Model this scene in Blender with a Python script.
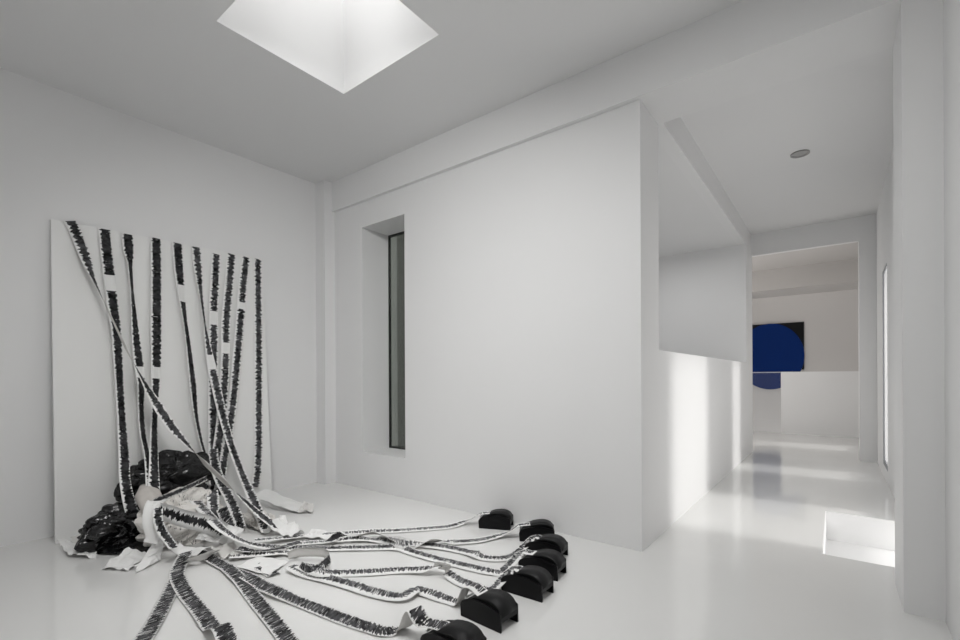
import bpy, bmesh, math, random
from mathutils import Vector, Matrix, noise
for o in list(bpy.data.objects): bpy.data.objects.remove(o)
scene = bpy.context.scene
C = scene.collection
PI = math.pi

# ------------------------------------------------------------------ camera
EYE = 1.25
FPX, YAW, ROLL, CX, CY = 460.34, math.radians(-37.743), math.radians(-0.25), 480.0, 377.2
cam_d = bpy.data.cameras.new('camera'); cam = bpy.data.objects.new('camera', cam_d); C.objects.link(cam)
cam_d.sensor_width = 36.0; cam_d.lens = 36.0*FPX/960.0
cam_d.shift_y = (CY-320.0)/960.0
cam_d.clip_start = 0.02
cam.matrix_world = (Matrix.Translation((0, 0, EYE)) @ Matrix.Rotation(-YAW, 4, 'Z') @
                    Matrix.Rotation(PI/2, 4, 'X') @ Matrix.Rotation(ROLL, 4, 'Z'))
scene.camera = cam

# ------------------------------------------------------------------ world, sun, area lights, exposure
world = bpy.data.worlds.new('world'); scene.world = world; world.use_nodes = True
wb = world.node_tree.nodes['Background']
wb.inputs[0].default_value = (1.0, 0.985, 0.965, 1); wb.inputs[1].default_value = 2.1
def lamp(name, kind, loc, direction, energy, **kw):
    d = bpy.data.lights.new(name, kind); d.energy = energy
    for k, v in kw.items(): setattr(d, k, v)
    o = bpy.data.objects.new(name, d); C.objects.link(o); o.location = loc
    o.rotation_euler = Vector(direction).to_track_quat('-Z', 'Y').to_euler()
    return o
lamp('sun', 'SUN', (6, 5, 6), (-1.0, -0.07, -0.60), 1.95, angle=math.radians(11), color=(1.0, 0.985, 0.96))
lamp('skylight_daylight', 'AREA', (-2.652, 1.815, 5.42), (0, 0, -1), 15.5, shape='RECTANGLE', size=1.0, size_y=0.92, color=(1, 0.995, 0.985))
lamp('room_ceiling_fill', 'AREA', (-0.95, 1.0, 3.52), (0, 0, -1), 33, shape='RECTANGLE', size=0.7, size_y=0.7, color=(1, 0.995, 0.985))  # added ceiling fill out of view, raises the overall room level
lamp('back_corner_fill', 'AREA', (-1.5, 0.5, 3.45), (-2.2, 2.7, -2.9), 20.5, spread=math.radians(105), shape='RECTANGLE', size=0.6, size_y=0.4, color=(1, 0.995, 0.985))  # unseen fill, added to brighten the back wall and its corner
lamp('rear_fill', 'AREA', (-1.3, -2.5, 1.9), (0, 1, 0), 11.7, shape='RECTANGLE', size=2.4, size_y=1.8, color=(1, 0.995, 0.985))  # fill behind the camera, added for brightness; the rear wall has no window
lamp('stair_void_fill', 'AREA', (-2.0, 5.9, 3.2), (0, 0, -1), 18, shape='RECTANGLE', size=0.8, size_y=3.0)  # fill light below the closed void soffit, no daylight opening there
lamp('hall_side_fill', 'AREA', (-2.9, 10.4, 1.9), (1, 0.15, -0.1), 36, shape='RECTANGLE', size=1.6, size_y=1.8, color=(1, 0.97, 0.94))  # added side fill for balustrade and far hall, no window built here
lamp('shaft_floor_fill', 'SPOT', (-2.652, 1.815, 5.42), (-0.02, 0.08, -1), 170, spot_size=math.radians(38), spot_blend=1.0, shadow_soft_size=0.22, color=(1, 0.995, 0.985))  # added spot, brightens the floor without overlighting the shaft walls
vs = scene.view_settings
vs.view_transform = 'Standard'; vs.look = 'None'; vs.exposure = 0.0; vs.gamma = 1.0; vs.use_curve_mapping = False

# ------------------------------------------------------------------ helpers
def ray(px, py):
    a = (px-CX)/FPX; b = (CY-py)/FPX
    r = a*math.cos(ROLL)-b*math.sin(ROLL); u = a*math.sin(ROLL)+b*math.cos(ROLL)
    return Vector((math.sin(YAW)+r*math.cos(YAW), math.cos(YAW)-r*math.sin(YAW), u))
def on(ax, val, px, py):
    d = ray(px, py); o = Vector((0, 0, EYE)); t = (val-o[ax])/d[ax]
    return o+d*t
def floor_pt(px, py, z=0.0): return on(2, z, px, py)

def principled(name, col, rough=0.5, spec=0.5, metal=0.0, bump=0.0, bump_scale=60, coat=0.0, var=0.0, var_scale=1.5):
    m = bpy.data.materials.new(name); m.use_nodes = True
    nt = m.node_tree; b = nt.nodes['Principled BSDF']
    b.inputs['Base Color'].default_value = (*col, 1); b.inputs['Roughness'].default_value = rough
    b.inputs['Specular IOR Level'].default_value = spec; b.inputs['Metallic'].default_value = metal
    b.inputs['Coat Weight'].default_value = coat
    if bump or var:
        tc = nt.nodes.new('ShaderNodeTexCoord')
    if bump:
        n = nt.nodes.new('ShaderNodeTexNoise'); n.inputs['Scale'].default_value = bump_scale; n.inputs['Detail'].default_value = 4
        nt.links.new(tc.outputs['Object'], n.inputs['Vector'])
        bp = nt.nodes.new('ShaderNodeBump'); bp.inputs['Strength'].default_value = bump; bp.inputs['Distance'].default_value = 0.01
        nt.links.new(n.outputs['Fac'], bp.inputs['Height']); nt.links.new(bp.outputs['Normal'], b.inputs['Normal'])
    if var:
        n2 = nt.nodes.new('ShaderNodeTexNoise'); n2.inputs['Scale'].default_value = var_scale; n2.inputs['Detail'].default_value = 6
        nt.links.new(tc.outputs['Object'], n2.inputs['Vector'])
        mx = nt.nodes.new('ShaderNodeMix'); mx.data_type = 'RGBA'
        mx.inputs['A'].default_value = (*[c*(1-var) for c in col], 1); mx.inputs['B'].default_value = (*[min(1, c*(1+var)) for c in col], 1)
        nt.links.new(n2.outputs['Fac'], mx.inputs['Factor']); nt.links.new(mx.outputs['Result'], b.inputs['Base Color'])
    return m

M_WALL = principled('wall_paint', (0.80, 0.80, 0.80), 0.55, 0.3, bump=0.05, bump_scale=25, var=0.012)
M_CEIL = principled('ceiling_paint', (0.79, 0.79, 0.79), 0.6, 0.25, bump=0.05, bump_scale=20, var=0.012)
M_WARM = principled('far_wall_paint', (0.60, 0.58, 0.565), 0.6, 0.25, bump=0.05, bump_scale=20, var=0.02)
M_PANEL = principled('panel_white_paint', (0.82, 0.82, 0.81), 0.45, 0.4, bump=0.04, bump_scale=30, var=0.012)
M_BLACK = principled('black_plastic', (0.004, 0.004, 0.0045), 0.42, 0.18, bump=0.05, bump_scale=300)
M_BLACK2 = principled('black_plastic_cover', (0.007, 0.007, 0.0075), 0.5, 0.25, bump=0.04, bump_scale=300)
M_STEEL = principled('brushed_steel', (0.6, 0.6, 0.6), 0.3, 0.5, 1.0)
M_BLUE = principled('cobalt_blue_paint', (0.0004, 0.021, 0.135), 0.6, 0.12, var=0.05, var_scale=6)
M_BLKPAINT = principled('black_paint', (0.004, 0.004, 0.004), 0.6, 0.2)
M_EDGE = principled('raw_canvas_edge', (0.45, 0.46, 0.5), 0.7)
M_FRAME = principled('grey_metal_frame', (0.30, 0.31, 0.33), 0.4, 0.5, 0.6)
M_DKFRAME = principled('dark_metal_frame', (0.03, 0.032, 0.03), 0.4, 0.5, 0.3)
M_EXT = principled('exterior_render_grey', (0.125, 0.132, 0.125), 0.9, 0.2, bump=0.1)
M_EXTD = principled('exterior_dark_cladding', (0.045, 0.047, 0.042), 0.9, 0.1, bump=0.0)
M_BAG = principled('black_bag_plastic', (0.004, 0.004, 0.0045), 0.20, 0.5, bump=0.28, bump_scale=38)
M_PAPER = principled('white_paper', (0.80, 0.80, 0.79), 0.7, 0.2, bump=0.05, bump_scale=30)
M_BACK = principled('paper_back', (0.66, 0.65, 0.63), 0.7, 0.2)
M_BEIGE = principled('beige_paper', (0.56, 0.53, 0.50), 0.75, 0.2, bump=0.9, bump_scale=16, var=0.22, var_scale=14)
M_GRILLE = principled('grey_lamp_trim', (0.32, 0.32, 0.31), 0.5)
M_LENS = principled('lamp_lens_off', (0.42, 0.42, 0.41), 0.25)

# poured resin floor: pale, glossy, with faint trowel clouds in its own colour and gloss
def floor_material():
    m = principled('white_resin_floor', (0.78, 0.78, 0.77), 0.13, 0.55, coat=0.0)
    nt = m.node_tree; b = nt.nodes['Principled BSDF']
    tc = nt.nodes.new('ShaderNodeTexCoord')
    n = nt.nodes.new('ShaderNodeTexNoise'); n.inputs['Scale'].default_value = 1.1; n.inputs['Detail'].default_value = 8; n.inputs['Roughness'].default_value = 0.6
    nt.links.new(tc.outputs['Object'], n.inputs['Vector'])
    r = nt.nodes.new('ShaderNodeMapRange'); r.inputs['To Min'].default_value = 0.05; r.inputs['To Max'].default_value = 0.13
    nt.links.new(n.outputs['Fac'], r.inputs['Value']); nt.links.new(r.outputs['Result'], b.inputs['Roughness'])
    mx = nt.nodes.new('ShaderNodeMix'); mx.data_type = 'RGBA'
    mx.inputs['A'].default_value = (0.755, 0.755, 0.745, 1); mx.inputs['B'].default_value = (0.80, 0.80, 0.79, 1)
    nt.links.new(n.outputs['Fac'], mx.inputs['Factor']); nt.links.new(mx.outputs['Result'], b.inputs['Base Color'])
    bn = nt.nodes.new('ShaderNodeTexNoise'); bn.inputs['Scale'].default_value = 5
    nt.links.new(tc.outputs['Object'], bn.inputs['Vector'])
    bp = nt.nodes.new('ShaderNodeBump'); bp.inputs['Strength'].default_value = 0.03; bp.inputs['Distance'].default_value = 0.01
    nt.links.new(bn.outputs['Fac'], bp.inputs['Height']); nt.links.new(bp.outputs['Normal'], b.inputs['Normal'])
    return m
M_FLOOR = floor_material()

def glass_material(name, tint, gloss=0.08):
    m = bpy.data.materials.new(name); m.use_nodes = True; nt = m.node_tree
    for n in list(nt.nodes): nt.nodes.remove(n)
    out = nt.nodes.new('ShaderNodeOutputMaterial'); mix = nt.nodes.new('ShaderNodeMixShader')
    t = nt.nodes.new('ShaderNodeBsdfTransparent'); t.inputs[0].default_value = (*tint, 1)
    g = nt.nodes.new('ShaderNodeBsdfGlossy'); g.inputs['Roughness'].default_value = 0.02
    mix.inputs[0].default_value = gloss
    nt.links.new(t.outputs[0], mix.inputs[1]); nt.links.new(g.outputs[0], mix.inputs[2]); nt.links.new(mix.outputs[0], out.inputs[0])
    return m
M_GLASS = glass_material('window_glass', (0.965, 0.965, 0.965))
M_GLASSRAIL = glass_material('rail_glass', (0.97, 0.98, 0.99), 0.03)

def scribble_material(name, lo, hi, jag, slant, streak, dark, light, stroke=95.0):
    """white paper carrying a hand scribbled black band; UV.x is metres along the tape, UV.y across it"""
    m = bpy.data.materials.new(name); m.use_nodes = True; nt = m.node_tree; L = nt.links
    b = nt.nodes['Principled BSDF']; b.inputs['Roughness'].default_value = 0.7; b.inputs['Specular IOR Level'].default_value = 0.12
    uv = nt.nodes.new('ShaderNodeUVMap'); uv.uv_map = 'UVMap'
    sp = nt.nodes.new('ShaderNodeSeparateXYZ'); L.new(uv.outputs[0], sp.inputs[0])
    def math_(op, a, c=None):
        n = nt.nodes.new('ShaderNodeMath'); n.operation = op
        for i, v in enumerate((a, c)):
            if v is None: continue
            if isinstance(v, (int, float)): n.inputs[i].default_value = v
            else: L.new(v, n.inputs[i])
        return n.outputs[0]
    U, V = sp.outputs[0], sp.outputs[1]
    us = math_('ADD', U, math_('MULTIPLY', V, slant))
    def nz(su, sv, off, detail=2.0, rough=0.5):
        cb = nt.nodes.new('ShaderNodeCombineXYZ')
        L.new(math_('ADD', math_('MULTIPLY', us, su), off), cb.inputs[0]); L.new(math_('MULTIPLY', V, sv), cb.inputs[1])
        n = nt.nodes.new('ShaderNodeTexNoise'); n.noise_dimensions = '2D'; n.inputs['Scale'].default_value = 1.0
        n.inputs['Detail'].default_value = detail; n.inputs['Roughness'].default_value = rough
        L.new(cb.outputs[0], n.inputs['Vector']); return n.outputs['Fac']
    e1 = nz(stroke*0.9, 0.0, 3.1, 4, 0.66); e2 = nz(stroke*0.9, 0.0, 57.7, 4, 0.66)
    s1 = math_('ADD', lo, math_('MULTIPLY', math_('SUBTRACT', e1, 0.5), jag))
    s2 = math_('ADD', hi, math_('MULTIPLY', math_('SUBTRACT', e2, 0.5), jag))
    ink = math_('MULTIPLY', math_('GREATER_THAN', V, s1), math_('LESS_THAN', V, s2))
    g = nz(stroke*2.4, 1.3, 11.0, 2, 0.5)
    hole = math_('GREATER_THAN', g, 1-streak)
    ink = math_('MULTIPLY', ink, math_('SUBTRACT', 1.0, hole))
    tone = nz(stroke*0.35, 0.9, 31.0, 5, 0.75)
    cr = nt.nodes.new('ShaderNodeMapRange'); cr.inputs['From Min'].default_value = 0.35; cr.inputs['From Max'].default_value = 0.75
    cr.inputs['To Min'].default_value = 0.0; cr.inputs['To Max'].default_value = 1.0; L.new(tone, cr.inputs['Value'])
    c1 = nt.nodes.new('ShaderNodeMix'); c1.data_type = 'RGBA'
    c1.inputs['A'].default_value = (dark, dark, dark*1.05, 1); c1.inputs['B'].default_value = (light, light, light*1.05, 1)
    L.new(cr.outputs['Result'], c1.inputs['Factor'])
    c2 = nt.nodes.new('ShaderNodeMix'); c2.data_type = 'RGBA'; c2.inputs['A'].default_value = (0.80, 0.80, 0.79, 1)
    L.new(c1.outputs['Result'], c2.inputs['B']); L.new(ink, c2.inputs['Factor'])
    L.new(c2.outputs['Result'], b.inputs['Base Color'])
    return m
M_INK = scribble_material('dense_black_scribble', 0.22, 0.88, 1.05, 0.006, 0.26, 0.004, 0.13, stroke=50)
M_INKD = scribble_material('solid_black_scribble', 0.20, 0.95, 0.75, 0.004, 0.24, 0.003, 0.07, stroke=50)
M_LOOSE = scribble_material('loose_slanted_scribble', 0.13, 0.93, 0.75, 0.030, 0.34, 0.006, 0.13, stroke=75)
M_MID = scribble_material('uneven_scribble', 0.36, 0.93, 0.85, 0.020, 0.38, 0.008, 0.17, stroke=72)
M_THIN = scribble_material('sparse_scribble', 0.30, 0.80, 0.75, 0.010, 0.42, 0.015, 0.18, stroke=70)
M_JAG = scribble_material('long_jagged_scribble', 0.30, 0.74, 0.95, 0.004, 0.15, 0.006, 0.05, stroke=60)

def text_paper():
    m = principled('pencilled_paper', (0.70, 0.68, 0.65), 0.7, 0.2)
    nt = m.node_tree; b = nt.nodes['Principled BSDF']; L = nt.links
    tc = nt.nodes.new('ShaderNodeTexCoord'); mp = nt.nodes.new('ShaderNodeMapping'); mp.inputs['Scale'].default_value = (90, 90, 34)
    L.new(tc.outputs['Object'], mp.inputs[0])
    n = nt.nodes.new('ShaderNodeTexNoise'); n.inputs['Scale'].default_value = 1; n.inputs['Detail'].default_value = 3; L.new(mp.outputs[0], n.inputs['Vector'])
    n2 = nt.nodes.new('ShaderNodeTexNoise'); n2.inputs['Scale'].default_value = 7; L.new(tc.outputs['Object'], n2.inputs['Vector'])
    r = nt.nodes.new('ShaderNodeMapRange'); r.inputs['From Min'].default_value = 0.60; r.inputs['From Max'].default_value = 0.66; L.new(n.outputs['Fac'], r.inputs['Value'])
    r2 = nt.nodes.new('ShaderNodeMapRange'); r2.inputs['From Min'].default_value = 0.46; r2.inputs['From Max'].default_value = 0.56; L.new(n2.outputs['Fac'], r2.inputs['Value'])
    mu = nt.nodes.new('ShaderNodeMath'); mu.operation = 'MULTIPLY'; L.new(r.outputs[0], mu.inputs[0]); L.new(r2.outputs[0], mu.inputs[1])
    mx = nt.nodes.new('ShaderNodeMix'); mx.data_type = 'RGBA'; mx.inputs['A'].default_value = (0.70, 0.68, 0.65, 1); mx.inputs['B'].default_value = (0.12, 0.12, 0.12, 1)
    L.new(mu.outputs[0], mx.inputs['Factor']); L.new(mx.outputs['Result'], b.inputs['Base Color'])
    return m
M_TEXT = text_paper()

def link(name, bm, mats, parent=None, smooth=False):
    me = bpy.data.meshes.new(name); bmesh.ops.recalc_face_normals(bm, faces=bm.faces) if not smooth == 'keep' else None
    bm.to_mesh(me); bm.free()
    for m in (mats if isinstance(mats, (list, tuple)) else [mats]): me.materials.append(m)
    if smooth:
        for p in me.polygons: p.use_smooth = True
    o = bpy.data.objects.new(name, me); C.objects.link(o)
    if parent: o.parent = parent
    return o
def tag(o, label, cat, group=None):
    o['label'] = label; o['category'] = cat
    if group: o['group'] = group
    return o
def structure(o): o['kind'] = 'structure'; return o
def add_box(bm, x0, x1, y0, y1, z0, z1):
    vs_ = [bm.verts.new(p) for p in ((x0,y0,z0),(x1,y0,z0),(x1,y1,z0),(x0,y1,z0),(x0,y0,z1),(x1,y0,z1),(x1,y1,z1),(x0,y1,z1))]
    for f in ((3,2,1,0),(4,5,6,7),(0,1,5,4),(1,2,6,5),(2,3,7,6),(3,0,4,7)): bm.faces.new([vs_[i] for i in f])
def box(name, ext, mat, parent=None, bevel=0.0):
    bm = bmesh.new()
    for e in (ext if isinstance(ext[0], (tuple, list)) else [ext]): add_box(bm, *e)
    if bevel: bmesh.ops.bevel(bm, geom=list(bm.edges), offset=bevel, segments=2, affect='EDGES')
    return link(name, bm, mat, parent)
def empty(name, loc, rz=0.0):
    o = bpy.data.objects.new(name, None); C.objects.link(o); o.location = loc; o.rotation_euler.z = rz; o.empty_display_size = 0.1
    return o

# ------------------------------------------------------------------ measured planes of the building
XL, XV, XR, XC = -4.924, -1.10, 0.434, 0.463     # left wall, corridor left plane, room right wall, corridor right wall
YB, YW, YH, YE = 3.258, 3.30, 3.72, 8.73          # beam face, recessed wall face, far side of the beam, end of corridor
ZB, ZC, ZV = 3.227, 3.575, 3.298                  # beam soffit, ceiling, soffit of the side opening
YREAR, YS, YF = -2.6, 12.0, 15.3                  # wall behind the camera, edge of the far floor, far wall
TOP = 5.5

# floor with the rectangular well cut out of it
HX0, HY0, HY1, HZ = -0.085, 4.02, 5.31, -0.26
structure(box('floor', [(XL-0.2, HX0, YREAR-0.2, YS, -0.3, 0), (HX0, XC+0.2, YREAR-0.2, HY0, -0.3, 0), (HX0, XC+0.2, HY1, YS, -0.3, 0),
                        (XL-0.2, HX0, YS, YS+0.0001, -0.3, 0)][:3], M_FLOOR))
structure(box('trim_1', [(HX0, XC, HY0, HY1, HZ-0.04, HZ)], M_WALL))     # bottom of the well
structure(box('trim_2', [(HX0-0.002, HX0+0.006, HY0, HY1, HZ, -0.001), (HX0, XC, HY1-0.006, HY1+0.002, HZ, -0.001), (HX0, XC, HY0-0.002, HY0+0.006, HZ, -0.001)], M_WALL))

# walls
structure(box('wall_left', (XL-0.2, XL, YREAR-0.2, YW+0.2, 0, ZC), M_WALL))
structure(box('wall_rear', (XL-0.2, XR+0.2, YREAR-0.2, YREAR, 0, ZC), M_WALL))
structure(box('trim_3', (XL, -4.742, 3.159, YW+0.1, 0, ZC), M_WALL))                # corner pilaster
structure(box('trim_4', (-4.742, XR+0.2, YB, YH, ZB, ZC), M_WALL))                  # beam across the room
# recessed wall with the slit window
WX0, WX1, WZ0, WZ1 = -4.232, -3.538, 0.413, 2.947
structure(box('wall_back', [(-4.742, WX0, YW, YH, 0, ZB), (WX1, XV, YW, YH, 0, ZB), (WX0, WX1, YW, YH, 0, WZ0), (WX0, WX1, YW, YH, WZ1, ZB)], M_WALL))
w = structure(box('window_1', [(WX0, WX0+0.012, 3.685, 3.715, WZ0, WZ1), (WX1-0.03, WX1, 3.685, 3.715, WZ0, WZ1), (WX0, WX1, 3.685, 3.715, WZ1-0.02, WZ1), (WX0, WX1, 3.685, 3.715, WZ0, WZ0+0.02)], M_DKFRAME))
box('window_glass', (WX0+0.012, WX1-0.03, 3.697, 3.703, WZ0+0.02, WZ1-0.02), glass_material('green_grey_glass', (0.86, 0.88, 0.86), 0.08), w)
# neighbouring building seen through the slit
nb = structure(box('wall_exterior', (-6.6, -2.95, 4.6, 4.7, -0.3, 5.0), M_EXT))
box('cladding', (-4.98, -3.2, 4.50, 4.60, -0.3, 5.0), M_EXTD, nb)

# right side: room wall, pier, corridor wall with floor-height slit windows
structure(box('wall_right', (XR, XR+0.2, YREAR, 3.284, 0, ZC), M_WALL))
structure(box('trim_5', (0.277, XC+0.2, 3.284, YH+0.02, 0, ZB), M_WALL))
slits = [(4.15, 5.55, 0.10, 2.55), (7.02, 7.70, 0.14, 2.55), (9.75, 10.45, 0.14, 2.55)]
ext = []; y = YH+0.02
for (a, b_, z0, z1) in slits:
    ext += [(XC, XC+0.2, y, a, 0, ZC), (XC, XC+0.2, a, b_, 0, z0), (XC, XC+0.2, a, b_, z1, ZC)]; y = b_
ext += [(XC, XC+0.2, y, YF+0.2, 0, ZC), (XC, XC+0.2, YS, YF+0.2, -2.6, 0)]
structure(box('wall_corridor_right', ext, M_WALL))
for i, (a, b_, z0, z1) in enumerate(slits):
    f = 0.03
    w = structure(box('window_%d' % (i+2), [(XC+0.002, XC+0.016, a, a+f, z0, z1), (XC+0.002, XC+0.016, b_-f, b_, z0, z1), (XC+0.002, XC+0.016, a+f, b_-f, z0, z0+0.06), (XC+0.002, XC+0.016, a+f, b_-f, z1-f, z1)], M_FRAME))
    box('window_glass', (XC+0.006, XC+0.012, a+f, b_-f, z0+0.06, z1-f), M_GLASS, w)

# corridor left: parapet, opening to the stair void, end wall
PZ = 1.457
structure(box('wall_parapet', [(XV-0.12, XV, YH, 8.17, 0, PZ)], M_WALL))
structure(box('trim_6', (XV-0.12, XV, YH, 8.17, ZV, ZC), M_WALL))                # beam over the side opening
structure(box('wall_void_end', [(-3.0, XV, 8.17, YE+0.08, -0.0, ZC)], M_WALL))
structure(box('wall_void_side', (-3.1, -2.95, YH, 8.3, 0, ZC), M_WALL))
structure(box('wall_void_front', (-3.0, XV-0.12, YH+0.001, YH+0.02, 0, ZV), M_WALL))
structure(box('trim_7', (-3.0, XV-0.12, YH, 8.17, ZV, ZV+0.1), M_CEIL))           # soffit over the void
# end of the corridor: pier and cross beam
structure(box('trim_8', (0.268, XC, YE, YE+0.35, 0, ZC), M_WALL))
structure(box('trim_9', (XV, 0.268, YE, YE+0.10, 3.227, ZC), M_WALL))

# ceilings
S = (-3.182, -2.123, 1.325, 2.305)
structure(box('ceiling', [(XL-0.2, S[0], YREAR-0.2, YB+0.1, ZC, ZC+0.2), (S[1], XR+0.2, YREAR-0.2, YB+0.1, ZC, ZC+0.2),
                          (S[0], S[1], YREAR-0.2, S[2], ZC, ZC+0.2), (S[0], S[1], S[3], YB+0.1, ZC, ZC+0.2)], M_CEIL))
structure(box('ceiling_skylight_shaft', [(S[0]-0.1, S[0], S[2]-0.1, S[3]+0.1, ZC+0.2, TOP), (S[1], S[1]+0.1, S[2]-0.1, S[3]+0.1, ZC+0.2, TOP),
                          (S[0], S[1], S[2]-0.1, S[2], ZC+0.2, TOP), (S[0], S[1], S[3], S[3]+0.1, ZC+0.2, TOP), (S[0]-0.1, S[1]+0.1, S[2]-0.1, S[3]+0.1, TOP, TOP+0.05)], M_CEIL))  # last box: unseen cap added to keep the sun out of the shaft
structure(box('ceiling_corridor', (-3.1, XC+0.2, YB+0.1, YE+0.1, ZC, ZC+0.2), M_CEIL))
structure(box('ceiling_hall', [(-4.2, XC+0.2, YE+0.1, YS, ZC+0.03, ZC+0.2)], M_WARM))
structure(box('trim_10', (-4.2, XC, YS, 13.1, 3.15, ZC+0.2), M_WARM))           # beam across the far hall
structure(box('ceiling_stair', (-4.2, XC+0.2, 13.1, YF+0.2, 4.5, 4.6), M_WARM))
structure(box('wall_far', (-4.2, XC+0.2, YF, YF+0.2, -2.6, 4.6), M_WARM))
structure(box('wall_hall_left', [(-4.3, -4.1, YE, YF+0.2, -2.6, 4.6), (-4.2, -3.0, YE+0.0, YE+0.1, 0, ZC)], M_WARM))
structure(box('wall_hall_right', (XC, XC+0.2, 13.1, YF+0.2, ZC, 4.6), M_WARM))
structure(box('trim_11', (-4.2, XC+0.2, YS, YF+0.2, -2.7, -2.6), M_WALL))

# low white balustrade wall and glass railing at the floor edge
structure(box('wall_balustrade', (-0.957, XC, YS-0.05, YS+0.1, 0, 1.338), M_WALL))
gr = tag(empty('glass_railing', (-2.1, YS, 0)), 'clear glass railing panel left of the low white wall at the corridor end', 'railing')
bm = bmesh.new(); add_box(bm, -1.9, 1.135, -0.012, 0.0, 0.0, 1.32); link('glass_panel', bm, M_GLASSRAIL, gr)
bm = bmesh.new(); add_box(bm, -1.9, 1.135, -0.018, 0.006, 1.32, 1.338); link('handrail', bm, M_STEEL, gr)

# ceiling downlight, unlit
c = Vector((-0.292, 5.859, ZC))
dl = tag(empty('ceiling_downlight', c), 'small round unlit downlight set in the white corridor ceiling', 'ceiling light')
def ring(bm, r0, r1, z0, z1, n=32):
    P = [[(r*math.cos(2*PI*i/n), r*math.sin(2*PI*i/n), z) for i in range(n)] for r, z in ((r0, z0), (r1, z0), (r1, z1), (r0, z1))]
    V = [[bm.verts.new(p) for p in row] for row in P]
    for k in range(4):
        for i in range(n):
            bm.faces.new((V[k][i], V[k][(i+1) % n], V[(k+1) % 4][(i+1) % n], V[(k+1) % 4][i]))
bm = bmesh.new(); ring(bm, 0.062, 0.085, -0.012, -0.0005); link('trim_ring', bm, M_GRILLE, dl)
bm = bmesh.new(); bmesh.ops.create_cone(bm, cap_ends=True, segments=32, radius1=0.062, radius2=0.062, depth=0.004, matrix=Matrix.Translation((0, 0, -0.004))); link('lens', bm, M_LENS, dl)

# painting on the far wall: black rectangle with a blue oval panel overlapping it
pt = tag(empty('wall_painting', (-1.45, YF, 1.8)), 'shaped painting of a blue oval over a black rectangle on far wall', 'painting')
bm = bmesh.new(); add_box(bm, -0.95, 0.76, -0.05, -0.005, -0.38, 0.915)
link('black_canvas', bm, M_BLKPAINT, pt)
bm = bmesh.new(); n = 72
F = [bm.verts.new((0.80*math.cos(2*PI*i/n)-0.03, -0.075, 0.925*math.sin(2*PI*i/n)-0.005)) for i in range(n)]
B = [bm.verts.new((v.co.x, -0.051, v.co.z)) for v in F]
bm.faces.new(F); bm.faces.new(B)
for i in range(n): bm.faces.new((F[i], F[(i+1) % n], B[(i+1) % n], B[i])).material_index = 1
link('oval_canvas', bm, [M_BLUE, M_EDGE], pt)

# ------------------------------------------------------------------ the leaning panel
def board_x(z): return -4.675-0.21*z/2.52
bm = bmesh.new()
T = 0.038
pts = [(board_x(0.0), 0.785, 0.0), (board_x(0.0), 2.478, 0.0), (board_x(2.53), 2.488, 2.54), (board_x(2.51), 0.800, 2.512)]
Fv = [bm.verts.new(p) for p in pts]; Bv = [bm.verts.new((p[0]-T+0.004, p[1], p[2]-0.000)) for p in pts]
bm.faces.new(Fv); bm.faces.new(Bv[::-1])
for i in range(4): bm.faces.new((Fv[i], Bv[i], Bv[(i+1) % 4], Fv[(i+1) % 4]))
bmesh.ops.bevel(bm, geom=list(bm.edges), offset=0.004, segments=2, affect='EDGES')
tag(link('leaning_panel', bm, M_PANEL), 'tall white panel leaning on the left wall behind the black scribbled tapes', 'panel')

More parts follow.
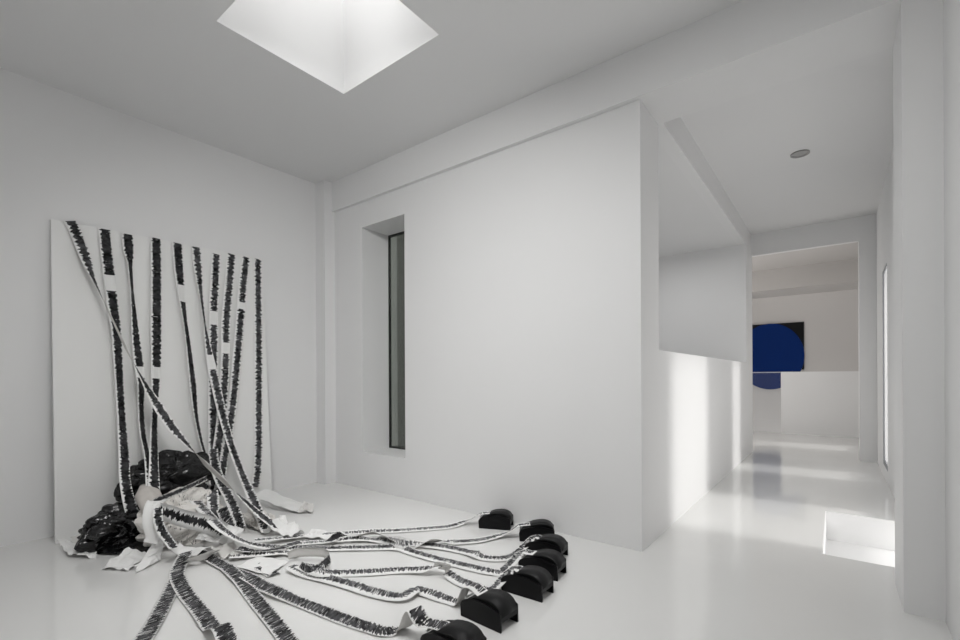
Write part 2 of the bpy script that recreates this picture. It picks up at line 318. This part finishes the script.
# ------------------------------------------------------------------ paper tapes
def on_board(px, py, off):
    X = -4.8
    for _ in range(8):
        p = on(0, X, px, py); X = board_x(p.z)+off
    return on(0, X, px, py)
def catmull(P, step=0.012):
    out = []; n = len(P)
    for i in range(n-1):
        p0 = P[max(i-1, 0)]; p1 = P[i]; p2 = P[i+1]; p3 = P[min(i+2, n-1)]
        k = max(1, int((p2[0]-p1[0]).length/step))
        for j in range(k):
            t = j/k
            f = lambda a, b, c_, d: 0.5*((2*b)+(c_-a)*t+(2*a-5*b+4*c_-d)*t*t+(3*b-a-3*c_+d)*t**3)
            out.append((f(p0[0], p1[0], p2[0], p3[0]), p1[1]*(1-t)+p2[1]*t, p1[2].lerp(p2[2], t)))
    out.append(P[-1]); return out
def ribbon(name, pts, mat, width=0.085, gaps=(), seed=0, ref='floor', wave=0.0, minz=0.0025, blank=None, lab=None, cat='paper tape', group=None, flip=False):
    """pts: (location, twist in degrees[, side direction]); builds a thin two-sided strip"""
    rnd = random.Random(seed)
    P = []
    for p in pts:
        side = p[2] if len(p) > 2 else (Vector((0, 1, 0)) if ref == 'board' else Vector((0, 0, 0)))
        P.append((p[0], p[1], side))
    S_ = catmull(P); off = rnd.uniform(0, 50)
    bm = bmesh.new(); uvl = bm.loops.layers.uv.new('UVMap')
    rows = []; u = 0.0; ph = rnd.uniform(0, 10)
    for i, (c_, tw, side) in enumerate(S_):
        if i: u += (c_-S_[i-1][0]).length
        tg = (S_[min(i+1, len(S_)-1)][0]-S_[max(i-1, 0)][0]).normalized()
        if side.length < 0.3: w_ = Vector((0, 0, 1)).cross(tg)
        else: w_ = side-tg*side.dot(tg)
        if w_.length < 1e-4: w_ = Vector((0, 1, 0))
        w_.normalize(); w_ = Matrix.Rotation(math.radians(tw+ (wave*40*math.sin(u*9+ph)*min(1.0, u*4) if wave else 0)), 3, tg) @ w_
        nrm = tg.cross(w_).normalized()
        c2 = c_
        row = []
        for k, v in enumerate((-0.5, -0.17, 0.17, 0.5)):
            p = c2+w_*(v*width)
            if p.z < minz: p.z = minz
            row.append((p, v+0.5))
        rows.append((row, u, nrm))
    fr = [[bm.verts.new(p) for p, v in r[0]] for r in rows]
    bk = [[bm.verts.new(p-r[2]*0.0012) for p, v in r[0]] for r in rows]
    for i in range(len(rows)-1):
        u0, u1 = rows[i][1], rows[i+1][1]; um = (u0+u1)/2
        for k in range(3):
            f = bm.faces.new((fr[i][k], fr[i+1][k], fr[i+1][k+1], fr[i][k+1]))
            v0, v1 = rows[i][0][k][1], rows[i][0][k+1][1]
            for lp, q in zip(f.loops, ((u0, v0), (u1, v0), (u1, v1), (u0, v1))): lp[uvl].uv = (q[0]+off, q[1])
            if any(a <= um <= b_ for a, b_ in gaps): f.material_index = 2
            f.smooth = True
            g = bm.faces.new((bk[i][k+1], bk[i+1][k+1], bk[i+1][k], bk[i][k])); g.material_index = 1; g.smooth = True
        for k in (0, 3):
            g = bm.faces.new((fr[i][k], bk[i][k], bk[i+1][k], fr[i+1][k])); g.material_index = 1
    me = bpy.data.meshes.new(name); bm.to_mesh(me); bm.free()
    mats = [mat, M_BACK, M_PAPER]
    if flip: mats = [M_BACK, mat, M_PAPER]
    for m in mats: me.materials.append(m)
    o = bpy.data.objects.new(name, me); C.objects.link(o)
    if lab: tag(o, lab, cat, group)
    return o, u

GH = 'scribbled tapes hanging down the leaning panel'
# hanging tapes: (px, py, clearance from the panel, twist)
def hang(pts, mat, seed, lab, gaps_px=(), width=0.085, extra=()):
    P = [(on_board(a, b_, off), tw) for a, b_, off, tw in pts]+[(q[0], q[1]) if len(q) == 2 else q for q in extra]
    gaps = []
    # gap positions given as pixel heights on the tape, turned into metres along it
    acc = [0.0]
    for i in range(1, len(pts)): acc.append(acc[-1]+(P[i][0]-P[i-1][0]).length)
    def at(py):
        for i in range(len(pts)-1):
            if pts[i][1] <= py <= pts[i+1][1]:
                return acc[i]+(acc[i+1]-acc[i])*(py-pts[i][1])/(pts[i+1][1]-pts[i][1])
    for g0, g1 in gaps_px: gaps.append((at(g0), at(g1)))
    return ribbon('paper_tape', P, mat, width, gaps, seed, 'board', 0, 0.004, lab=lab, group=GH)
hang([(70,221,.006,0),(76,233,.02,0),(85,256,.05,-10),(93,278,.09,-50),(108,310,.16,-76),(126,348,.24,-80),(143,380,.32,-50),(158,406,.40,-12),(172,427,.47,-8),(186,443,.54,-35),(205,463,.64,-80),(225,482,.76,-78),(243,499,.88,-35),(262,516,1.02,-15),(280,529,1.16,-10),(296,537,1.30,0)],
     M_INK, 1, 'black scribbled tape crossing the panel diagonally from its top left corner')
hang([(104,229,.004,0),(106,250,.02,0),(109,275,.03,0),(112,300,.04,-12),(116,330,.05,-22),(118,360,.06,-28),(120,395,.07,-34),(122,425,.14,-34),(124,455,.30,-25),(125,480,.44,-25),(130,505,.52,-10),(137,525,.54,0),(144,541,.50,0)],
     M_INKD, 2, 'hanging tape second from the panel left edge, with a white gap near top', gaps_px=[(275.5,291)])
hang([(127,234,.004,0),(128,248,.02,0),(130,265,.03,-50),(132,290,.04,-58),(134,315,.05,-45),(136,340,.06,-30),(139,365,.07,-20),(141,385,.08,-35),(141,410,.09,-45),(143,435,.18,-45),(147,455,.36,-50),(150,475,.50,-35),(152,500,.60,-10)],
     M_INKD, 3, 'third hanging tape from left, narrow and twisted in its upper half', gaps_px=[(366,378)])
hang([(155.5,238,.004,0),(156,270,.03,0),(156,300,.04,0),(156,330,.05,0),(156,367,.06,-15),(155,400,.07,-38),(154,430,.16,-42),(154,465,.46,-32),(154,500,.62,0)],
     M_INKD, 4, 'fourth hanging tape from left, falling straight beside the twisted one', gaps_px=[(367,379)])
hang([(177,243,.004,0),(178,262,.02,0),(181,290,.03,-25),(185,320,.05,-45),(189,350,.06,-40),(193,385,.08,-30),(196,415,.10,-45),(201,440,.14,-50),(207,462,.22,-50),(213,485,.32,-30)],
     M_INKD, 5, 'fifth hanging tape from left, bowed, with a white gap under its top', gaps_px=[(285,301)])
hang([(196,247,.004,0),(198,268,.02,-10),(201,295,.03,-45),(205,325,.05,-55),(209,352,.07,-25),(213,372,.09,0),(218,395,.12,0),(224,420,.17,-10),(232,447,.27,-15),(242,474,.46,-15),(252,497,.68,0),(260,516,.88,0),(267,532,1.09,0)],
     M_INK, 6, 'sixth hanging tape from left, slanting rightwards across its neighbours to the floor', gaps_px=[(355,369)])
hang([(216,254,.004,0),(215,280,.02,0),(213.5,311,.03,0),(213.5,345,.03,0),(213,380,.04,0),(213,415,.05,0),(213,445,.08,0),(214,462,.25,0),(220,480,.50,0),(229,497,.72,0),(236,513,.84,0),(241,529,.87,0)],
     M_INK, 7, 'seventh hanging tape from left, white gap high up, curving over the heap', gaps_px=[(311,325)])
hang([(231.5,254,.004,0),(229,285,.02,0),(226,320,.03,0),(225.5,345,.03,0),(225,370,.03,0),(223,400,.05,0),(220,430,.08,0),(216,460,.12,0),(213,490,.20,0)],
     M_INK, 8, 'eighth hanging tape from left, white gap at mid height of panel', gaps_px=[(342,353)])
hang([(246,257,.004,0),(243,285,.02,0),(241,310,.03,0),(239,335,.04,0),(236,370,.05,0),(233,400,.06,0),(229,430,.10,-10),(225,455,.14,-15),(221,478,.20,-10),(218,495,.28,0)],
     M_INK, 9, 'second hanging tape from the panel right edge, drifting left as it falls', gaps_px=[(302,309)])
hang([(257.5,259,.004,0),(258,300,.008,0),(258.5,350,.01,0),(258.5,400,.01,0),(258.5,440,.01,0),(257.5,470,.02,0),(255,487,.04,0)],
     M_INK, 10, 'rightmost hanging tape, straight and unbroken near the panel right edge')

# tapes across the floor: (px, py, z, twist)
GF = 'scribbled tapes trailing across the floor'
def trail(pts, mat, seed, lab, gaps=(), width=0.085, wave=0.04):
    P = [(floor_pt(a, b_, z), tw) for a, b_, z, tw in pts]
    return ribbon('paper_tape', P, mat, width, gaps, seed, 'floor', wave, lab=lab, group=GF)

# ------------------------------------------------------------------ tape dispensers
GD = 'black tape dispensers in a curved row'
def profile_plate(bm, prof, y0, y1):
    a = [bm.verts.new((x, y0, z)) for x, z in prof]; b = [bm.verts.new((x, y1, z)) for x, z in prof]
    bm.faces.new(a); bm.faces.new(b[::-1]); n = len(prof)
    for i in range(n): bm.faces.new((a[i], b[i], b[(i+1) % n], a[(i+1) % n]))
W_ = 0.15
def make_dispenser():
    r = empty('tape_dispenser', (0, 0, 0))
    side = [(0.004, 0.0), (0.0, 0.062), (0.010, 0.080), (0.035, 0.096), (0.075, 0.108), (0.12, 0.113), (0.17, 0.112), (0.215, 0.105), (0.25, 0.097), (0.268, 0.090), (0.270, 0.0)]
    for y0, y1 in ((0.0, 0.012), (W_-0.012, W_)):
        bm = bmesh.new(); profile_plate(bm, side, y0, y1)
        bmesh.ops.bevel(bm, geom=list(bm.edges), offset=0.0015, segments=1, affect='EDGES')
        link('side_panel', bm, M_BLACK, r)
    # domed cover: arc from the notch over the top and down the rear, open underneath
    bm = bmesh.new()
    outer = [(.070,.103),(.082,.113),(.105,.123),(.135,.130),(.165,.134),(.195,.134),(.220,.129),(.242,.118),(.257,.103),(.266,.086),(.2685,.068),(.2685,.045)]
    inner = [(.17+(x-.17)*.93, .06+(z-.06)*.92) for x, z in outer[:-1]]+[(.262,.045)]
    prof = outer+inner[::-1]
    a_ = [bm.verts.new((x, 0.008, z)) for x, z in prof]; b_ = [bm.verts.new((x, W_-0.008, z)) for x, z in prof]
    N = len(prof); m_ = len(outer)
    for i in range(N): bm.faces.new((a_[i], b_[i], b_[(i+1) % N], a_[(i+1) % N])).smooth = (i < m_-2)
    for i in range(m_-1):
        bm.faces.new((a_[i], a_[i+1], a_[N-2-i], a_[N-1-i])); bm.faces.new((b_[i], b_[i+1], b_[N-2-i], b_[N-1-i]))
    link('cover', bm, M_BLACK2, r)
    # closed cheeks under the dome
    cheek = [(x, z) for x, z in inner[:-1]]
    for y0, y1 in ((0.012, 0.018), (W_-0.018, W_-0.012)):
        bm = bmesh.new(); profile_plate(bm, [(0.10, 0.07)]+cheek+[(0.255, 0.07)], y0, y1); link('cheek', bm, M_BLACK, r)
    bm = bmesh.new(); profile_plate(bm, [(0.004, 0.045), (0.004, 0.070), (0.03, 0.090), (0.075, 0.098), (0.105, 0.092), (0.105, 0.045)], 0.012, W_-0.012)
    link('front_deck', bm, M_BLACK2, r)
    bm = bmesh.new(); profile_plate(bm, [(0.010, 0.078), (0.004, 0.088), (0.012, 0.092), (0.020, 0.085)], 0.03, W_-0.03)
    link('cutter', bm, M_STEEL, r)
    bm = bmesh.new(); bmesh.ops.create_cone(bm, cap_ends=True, segments=40, radius1=0.055, radius2=0.055, depth=0.085, matrix=Matrix.Translation((0.160, W_/2, 0.076)) @ Matrix.Rotation(PI/2, 4, 'X'))
    link('paper_roll', bm, M_PAPER, r)
    return r
def copy_tree(o):
    c_ = o.copy(); C.objects.link(c_)
    for ch in o.children:
        d = ch.copy(); C.objects.link(d); d.parent = c_
    return c_
disp = [  # near front corner of each base, heading
    ((-2.347, 3.000), 24, 'black tape dispenser farthest back, alone against the white wall'),
    ((-1.912, 2.945), 31, 'black tape dispenser second from the back, angled towards the white wall'),
    ((-1.735, 2.740), 9, 'black tape dispenser third from the back, its nose behind the fourth'),
    ((-1.618, 2.480), 6, 'black tape dispenser fourth from back, overlapping the one behind'),
    ((-1.561, 2.205), 3, 'black tape dispenser fifth from back, just behind the curled paper one'),
    ((-1.566, 1.843), -3, 'black tape dispenser with grey paper curling up before its nose'),
    ((-1.503, 1.487), 0, 'black tape dispenser nearest the camera, cut by the photo bottom')]
proto = make_dispenser(); bases = []
for i, (p, a, lab) in enumerate(disp):
    o = proto if i == 0 else copy_tree(proto)
    o.location = (p[0], p[1], 0); o.rotation_euler.z = math.radians(a); tag(o, lab, 'tape dispenser', GD); bases.append(o)
def nose(i, x, z, y=W_/2):
    p, a, _ = disp[i]; a = math.radians(a)
    return Vector((p[0]+x*math.cos(a)-y*math.sin(a), p[1]+x*math.sin(a)+y*math.cos(a), z))
def into(i, tw=0): return [(nose(i, -0.15, 0.02), tw), (nose(i, -0.07, 0.055), 0), (nose(i, -0.01, 0.098), 0), (nose(i, 0.04, 0.109), 0), (nose(i, 0.10, 0.116), 0)]
def trail_to(i, pts, mat, seed, lab, gaps=(), width=0.085, wave=0.04, tail=None):
    P = [(floor_pt(a, b_, z), tw) for a, b_, z, tw in pts]
    hd = Vector((math.cos(math.radians(disp[i][1])), math.sin(math.radians(disp[i][1])), 0)); lx = (P[-1][0]-nose(i, 0, 0)).dot(hd)
    P += [q for q in into(i) if (q[0]-nose(i, 0, 0)).dot(hd) > lx+0.04] if tail is None else tail
    return ribbon('paper_tape', P, mat, width, gaps, seed, 'floor', wave, lab=lab, group=GF)

trail_to(0, [(255,540,.05,0),(290,537,.03,0),(322,534,.015,0),(350,532.5,.012,5),(375,531,.012,8),(402,530,.012,8),(430,528,.012,8),(450,526,.012,5)], M_THIN, 21,
         'floor tape running to the farthest black dispenser by the wall')
trail_to(1, [(300,543,.03,0),(330,541,.02,0),(352,538,.03,15),(370,539,.02,0),(388,540,.03,30),(400,543,.05,60),(412,544,.03,40),(430,541.5,.04,-40),(440,541,.03,-25),(452,541.5,.02,10),(478,540,.015,5)], M_THIN, 22,
         'floor tape to the second dispenser from the back, with a twist midway')
trail_to(2, [(352,537,.035,-20),(374,533,.04,-30),(390,539,.05,-40),(402,543,.03,-10),(425,544.5,.02,5),(450,548,.015,8),(468,552,.015,5),(476,553.5,.03,15),(482,557,.012,3),(494,558.5,.012,3),(507,557.5,.012,3),(517,553,.02,0)], M_MID, 23,
         'floor tape to the third dispenser from the back, folded before it')
trail_to(3, [(186,491,.34,0),(197,503,.30,-5),(209,516,.25,-5),(222,529,.18,-5),(240,540,.10,0),(262,546,.04,5),(300,548.5,.014,6),(340,548,.014,6),(372,547.5,.014,6),(398,547,.02,10),(410,551,.014,6),(430,557,.014,6),(450,562,.014,6),(475,568,.014,6),(492,571.5,.012,3),(502,571.5,.012,0)], M_MID, 24,
         'long floor tape from atop the paper heap to the fourth dispenser', gaps=[(3.15, 9)])
trail_to(4, [(300,565,.03,0),(320,571,.05,30),(338,573,.014,8),(370,572,.014,6),(400,570,.014,6),(425,569,.03,10),(438,566,.06,-20),(443,565,.08,-50),(447,572,.03,0),(458,580,.014,6),(468,584,.02,10),(480,588,.012,5),(492,589,.012,0)], M_MID, 25,
         'floor tape to the fifth dispenser, kinked upward just before its end')
P6 = [(nose(5, -0.13, 0.008), 0), (nose(5, -0.075, 0.015), 0), (nose(5, -0.045, 0.07), 0), (nose(5, -0.015, 0.125), 0), (nose(5, 0.03, 0.142), 0), (nose(5, 0.07, 0.128), 0), (nose(5, 0.11, 0.112), 0)]
trail_to(5, [(290,566,.03,0),(306,573,.02,10),(330,579,.02,10),(350,584.5,.02,10),(372,591.5,.02,10),(392,596,.02,8),(404,596,.025,5),(412,591,.03,0),(420,590,.02,8),(438,596,.015,8)], M_MID, 26,
         'floor tape to the dispenser with curled grey paper at its nose', gaps=[(1.55, 1.68), (1.98, 2.3)], tail=P6)
trail_to(6, [(198,551,.05,0),(214,560,.02,0),(232,570,.015,0),(247,576,.02,0),(262,585,.02,8),(276,591,.03,8),(296,600,.012,3),(318,608.5,.012,3),(342,618,.01,3),(366,626,.01,3),(384,631,.01,3)], M_LOOSE, 27,
         'floor tape to the nearest dispenser, ending in an upright curl', wave=0.05,
         tail=[(Vector(p), 0, Vector((0.25, 1, 0))) for p in ((-1.70, 1.545, .012), (-1.655, 1.545, .05), (-1.628, 1.545, .11), (-1.60, 1.545, .145), (-1.572, 1.545, .12), (-1.545, 1.55, .098))]+[(nose(6, 0.01, 0.102), 0, Vector((0, 1, 0))), (nose(6, 0.06, 0.110), 0, Vector((0, 1, 0))), (nose(6, 0.11, 0.113), 0, Vector((0, 1, 0)))])
trail([(226,566,.02,0),(238,577,.02,0),(247,588,.015,0),(257,601,.012,0),(268,614,.012,0),(280,629,.012,0),(290,643,.012,0),(304,664,.012,0)], M_LOOSE, 28,
      'floor tape leaving the photo bottom right of the curled one', wave=0.05)
trail([(186,552,.06,10),(181,562,.04,0),(177,573,.02,0),(180,583,.015,0),(188,596,.012,0),(198,608,.012,0),(207,620,.02,0),(212,627,.015,0),(217,626,.07,0),(222,627,.10,0),(229,645,.06,0),(234,664,.02,0),(244,684,.012,0)], M_LOOSE, 29,
      'floor tape with a raised hump where it leaves the photo bottom', wave=0.04)
trail([(176,577,.012,0),(171,590,.012,0),(163,605,.012,0),(154,622,.012,0),(144,638,.012,0),(130,662,.012,0)], M_LOOSE, 30,
      'leftmost floor tape running to the photo bottom edge', wave=0.05)

# ------------------------------------------------------------------ heap: bags, bundle, roll, loose papers
def crease(p):
    d, _ = noise.voronoi(p); return d[1]-d[0]
def lump(name, centre, radii, mat, seed, amp, freq, sub=6, flat=0.0, rz=0.0, parent=None, bumps=()):
    """crumpled closed skin: broad swellings, then flat facets meeting in sharp creases"""
    bm = bmesh.new(); bmesh.ops.create_icosphere(bm, subdivisions=sub, radius=1.0)
    o = Vector((seed*7.3, seed*3.1, seed*1.7)); R = Matrix.Rotation(rz, 3, 'Z')
    for v in bm.verts:
        d = v.co.normalized()
        r = 1+noise.noise(d*1.4+o)*0.32
        for bd, ba, bw in bumps:
            r += ba*math.exp(-((d-Vector(bd).normalized()).length/bw)**2)
        w_ = Vector((noise.noise(d*2+o), noise.noise(d*2+o*2), noise.noise(d*2-o)))*0.35
        r -= amp*(1-min(1, 2.2*crease((d+w_)*freq+o)))
        r -= amp*0.22*(1-min(1, 2.2*crease((d+w_*0.6)*freq*2.6-o)))
        p = R @ (Vector((d.x*radii[0], d.y*radii[1], d.z*radii[2]))*r) + Vector(centre)
        p.z = max(p.z, flat); v.co = p
    return link(name, bm, mat, parent)
tag(lump('plastic_bag', (-4.44, 1.47, 0.40), (0.15, 0.36, 0.24), M_BAG, 3, 0.17, 1.45, flat=0.004, rz=-0.05, bumps=[((0, .5, 1), .12, .5), ((0, -1, .6), -.10, .4)]), 'upper crumpled black plastic bag behind the paper heap', 'bag')
tag(lump('plastic_bag', (-4.25, 1.08, 0.12), (0.19, 0.27, 0.19), M_BAG, 8, 0.17, 1.5, flat=0.004), 'lower crumpled black plastic bag on the floor at heap left', 'bag')
def sheet(corners, mat, seed, lab, amp=0.02, n=14, group=None, curl=0.0, name='paper_sheet', minz=0.003):
    """a creased sheet spanned between four world points"""
    rnd = random.Random(seed); o = Vector((rnd.uniform(0, 90), rnd.uniform(0, 90), 0))
    bm = bmesh.new(); a, b_, c_, d = corners; g = []; uvl = bm.loops.layers.uv.new('UVMap')
    nrm = (b_-a).cross(d-a).normalized()
    if nrm.z < 0: nrm = -nrm
    for i in range(n+1):
        row = []
        for j in range(n+1):
            s, t = i/n, j/n
            p = a.lerp(b_, s).lerp(d.lerp(c_, s), t)
            q = p*9+o
            h = amp*(1-abs(noise.noise(q))*3)+amp*0.5*noise.noise(q*2.3)+curl*(4*(s-0.5)**2-0.3)
            p = p+nrm*h; p.z = max(p.z, minz); row.append(bm.verts.new(p))
        g.append(row)
    for i in range(n):
        for j in range(n):
            f = bm.faces.new((g[i][j], g[i+1][j], g[i+1][j+1], g[i][j+1]))
            L0 = (b_-a).length; 
            for lp, (s, t) in zip(f.loops, ((i, j), (i+1, j), (i+1, j+1), (i, j+1))): lp[uvl].uv = (s/n*L0+seed, t/n)
    g0 = list(bm.verts); fs = list(bm.faces)
    r = bmesh.ops.duplicate(bm, geom=g0+list(bm.edges)+fs)
    for v in [x for x in r['geom'] if isinstance(x, bmesh.types.BMVert)]: v.co -= nrm*0.0012
    bmesh.ops.reverse_faces(bm, faces=[x for x in r['geom'] if isinstance(x, bmesh.types.BMFace)])
    me = bpy.data.meshes.new(name); bm.to_mesh(me); bm.free(); me.materials.append(mat)
    ob = bpy.data.objects.new(name, me); C.objects.link(ob)
    return tag(ob, lab, 'paper', group)
F_ = floor_pt
GP = 'loose papers around the heap'
# black plastic skirt of the lower bag spread on the floor
sheet([F_(84,553,.01), F_(150,556,.01), F_(160,530,.10), F_(96,530,.10)], M_BAG, 5, 'flat black plastic flap spread on the floor below the lower bag', amp=0.025, n=24, name='plastic_flap')
tag(lump('paper_bundle', (-3.99, 1.44, 0.14), (0.26, 0.34, 0.25), M_TEXT, 4, 0.15, 1.7, sub=5, flat=0.004, rz=0.15), 'crumpled bundle of pencilled paper at the middle of the heap', 'paper')
# beige rolled paper leaning against the bag
bm = bmesh.new(); A = on(0, -4.22, 143, 486); B_ = on(0, -3.86, 166, 530); ax = (B_-A).normalized(); s1 = ax.cross(Vector((0, 1, 0))).normalized(); s2 = ax.cross(s1)
rings = []
for k in range(15):
    t = k/14; c_ = A.lerp(B_, t); row = []
    for i in range(33):
        a = 2*PI*i/32*1.05; r = 0.095*(1+0.22*noise.noise(Vector((math.cos(a)*1.3, math.sin(a)*1.3, t*2.2+3))))*(1-0.09*i/32)*(1-0.12*t)*min(1.0, 0.25+3.2*t)
        row.append(bm.verts.new(c_+s1*(r*math.cos(a))+s2*(r*math.sin(a))))
    rings.append(row)
for k in range(14):
    for i in range(32): bm.faces.new((rings[k][i], rings[k+1][i], rings[k+1][i+1], rings[k][i+1])).smooth = True
ro = link('rolled_paper', bm, M_BEIGE); sm = ro.modifiers.new('thickness', 'SOLIDIFY'); sm.thickness = 0.002
tag(ro, 'beige roll of paper leaning between the bags and the bundle', 'paper roll')

sheet([F_(57,541,.05), F_(98,543,.03), F_(96,559,.005), F_(68,557,.005)], M_PAPER, 31, 'white paper scrap at the foot of the panel left corner', 0.03, group=GP)
sheet([F_(70,538,.06), F_(104,536,.05), F_(112,548,.02), F_(80,552,.02)], M_BACK, 32, 'greyer scrap tucked behind the one at panel left corner', 0.03, group=GP)
sheet([F_(100,569,.006), F_(128,549,.06), F_(150,556,.03), F_(128,571,.006)], M_PAPER, 33, 'folded white paper before the lower black bag', 0.02, group=GP)
sheet([F_(126,571,.006), F_(152,560,.03), F_(168,545,.10), F_(140,566,.02)], M_PAPER, 34, 'white paper strip lying right of the folded one before the bag', 0.02, group=GP)
sheet([F_(134,574,.006), F_(160,560,.01), F_(166,532,.16), F_(156,536,.14)], M_PAPER, 35, 'narrow white paper running up from floor to the bundle', 0.02, group=GP)
sheet([F_(170,553,.05), F_(196,558,.03), F_(212,551,.05), F_(180,545,.07)], M_PAPER, 36, 'curved white paper in front of the bundle', 0.02, curl=0.03, group=GP)
sheet([F_(210,552,.05), F_(240,560,.01), F_(246,547,.05), F_(222,541,.07)], M_BACK, 37, 'grey crumpled paper right of the curved white one', 0.03, group=GP)
sheet([F_(253,497,.12), F_(298,513,.012), F_(307,505,.012), F_(266,489,.14)], M_PAPER, 38, 'long blank white strip reaching from panel right edge', 0.008, group=GP)
sheet([F_(298,513,.010), F_(313,513,.010), F_(314,506,.03), F_(304,504,.03)], M_BACK, 39, 'small crumpled end beyond the long blank strip', 0.03, n=10, group=GP)
sheet([F_(262,530,.06), F_(292,540,.02), F_(305,531,.03), F_(280,517,.08)], M_PAPER, 40, 'crumpled white sheet where the diagonal tape lands', 0.04, group=GP)
sheet([F_(300,538,.02), F_(342,540,.01), F_(344,533,.01), F_(312,530,.02)], M_PAPER, 41, 'thin white scrap right of the heap among the tapes', 0.015, group=GP)
sheet([F_(236,568,.015), F_(270,576,.008), F_(288,562,.008), F_(258,556,.02)], M_PAPER, 42, 'flat white paper on the floor right of the heap', 0.01, group=GP)
sheet([F_(196,540,.10), F_(232,545,.05), F_(245,530,.12), F_(215,522,.2)], M_PAPER, 43, 'creased white sheet over the front of the bundle', 0.04, group=GP)
sheet([F_(236,524,.03), F_(262,531,.02), F_(276,520,.03), F_(250,510,.05)], M_TEXT, 44, 'pencilled sheet at the right flank of the bundle', 0.04, group=GP)

GL = 'loose tapes looped over the heap'
def loose(pts, mat, seed, lab, width=0.085, flip=False, wave=0.05, side=(0, 1, 0)):
    return ribbon('paper_tape', [(on(0, X, a, b_), tw, Vector(side)) for a, b_, X, tw in pts], mat, width, (), seed, 'board', wave, 0.004, lab=lab, group=GL, flip=flip)
loose([(152,503,-3.90,0),(165,497,-3.85,0),(180,491,-3.85,0),(195,484,-3.9,0),(207,478,-3.95,0)], M_INK, 51, 'narrow dark tape edge along the top of the paper bundle', width=0.04, side=(0, 0, 1))
loose([(158,511,-3.72,0),(170,514,-3.66,0),(185,519,-3.60,0),(203,523,-3.56,0),(218,529,-3.55,0),(230,537,-3.52,0)], M_JAG, 52, 'tape with long jagged black strokes across the bundle front', width=0.12, side=(0, 0, 1))
loose([(164,500,-3.80,0),(154,503,-3.72,-20),(150,512,-3.68,-10),(150,524,-3.66,0),(153,535,-3.66,0),(150,543,-3.66,0)], M_PAPER, 53, 'blank white tape curling down the bundle left side')
loose([(158,508,-3.68,0),(158,520,-3.64,0),(162,531,-3.62,0),(169,541,-3.58,0),(174,548,-3.5,0)], M_INK, 54, 'short dark tape dropping from the bundle left side', width=0.06)
loose([(212,490,-3.95,0),(213,500,-3.86,0),(214,512,-3.80,0),(217,522,-3.75,0)], M_INK, 55, 'short dark tape end standing on the bundle top')
loose([(222,508,-3.62,0),(226,518,-3.60,0),(230,528,-3.58,0),(234,538,-3.5,0)], M_LOOSE, 56, 'grey scribbled tape end on the right of the bundle')
GF2 = 'short tape pieces right of the heap'
def piece(pts, mat, seed, lab, width=0.085):
    return ribbon('paper_tape', [(F_(a, b_, z), tw) for a, b_, z, tw in pts], mat, width, (), seed, 'floor', 0.05, lab=lab, group=GF2)
piece([(230,556,.03,0),(250,554,.03,10),(270,553,.03,0),(286,552,.02,0),(300,555,.015,0)], M_THIN, 61, 'short scribbled tape crossing just right of the heap')
piece([(256,563,.02,0),(262,567,.015,0),(268,571,.01,0),(274,575,.01,0)], M_LOOSE, 62, 'tiny scribbled tape end on the flat white paper')
piece([(300,566,.04,60),(308,570,.05,70),(318,569,.05,60),(326,563,.06,70),(330,557,.07,80),(324,553,.07,90),(310,552,.07,90),(296,553,.06,90),(288,556,.05,80)], M_LOOSE, 63, 'looped tape standing on edge right of the heap', width=0.06)
piece([(326,541,.03,0),(334,538,.05,50),(340,535,.04,60),(346,535,.015,0)], M_INKD, 64, 'small dark crumpled tape knot beside the farthest floor tape', width=0.06)
piece([(238,548,.06,0),(258,551,.04,-10),(280,548,.03,0),(296,543,.03,0),(310,541,.02,0)], M_LOOSE, 65, 'wide grey tape lying under the long one right of the heap')
piece([(181,563,.03,0),(196,559,.05,-40),(208,555,.06,-50),(218,551,.06,-20)], M_INKD, 66, 'dark tape end folded at the heap front above the leftmost tapes')
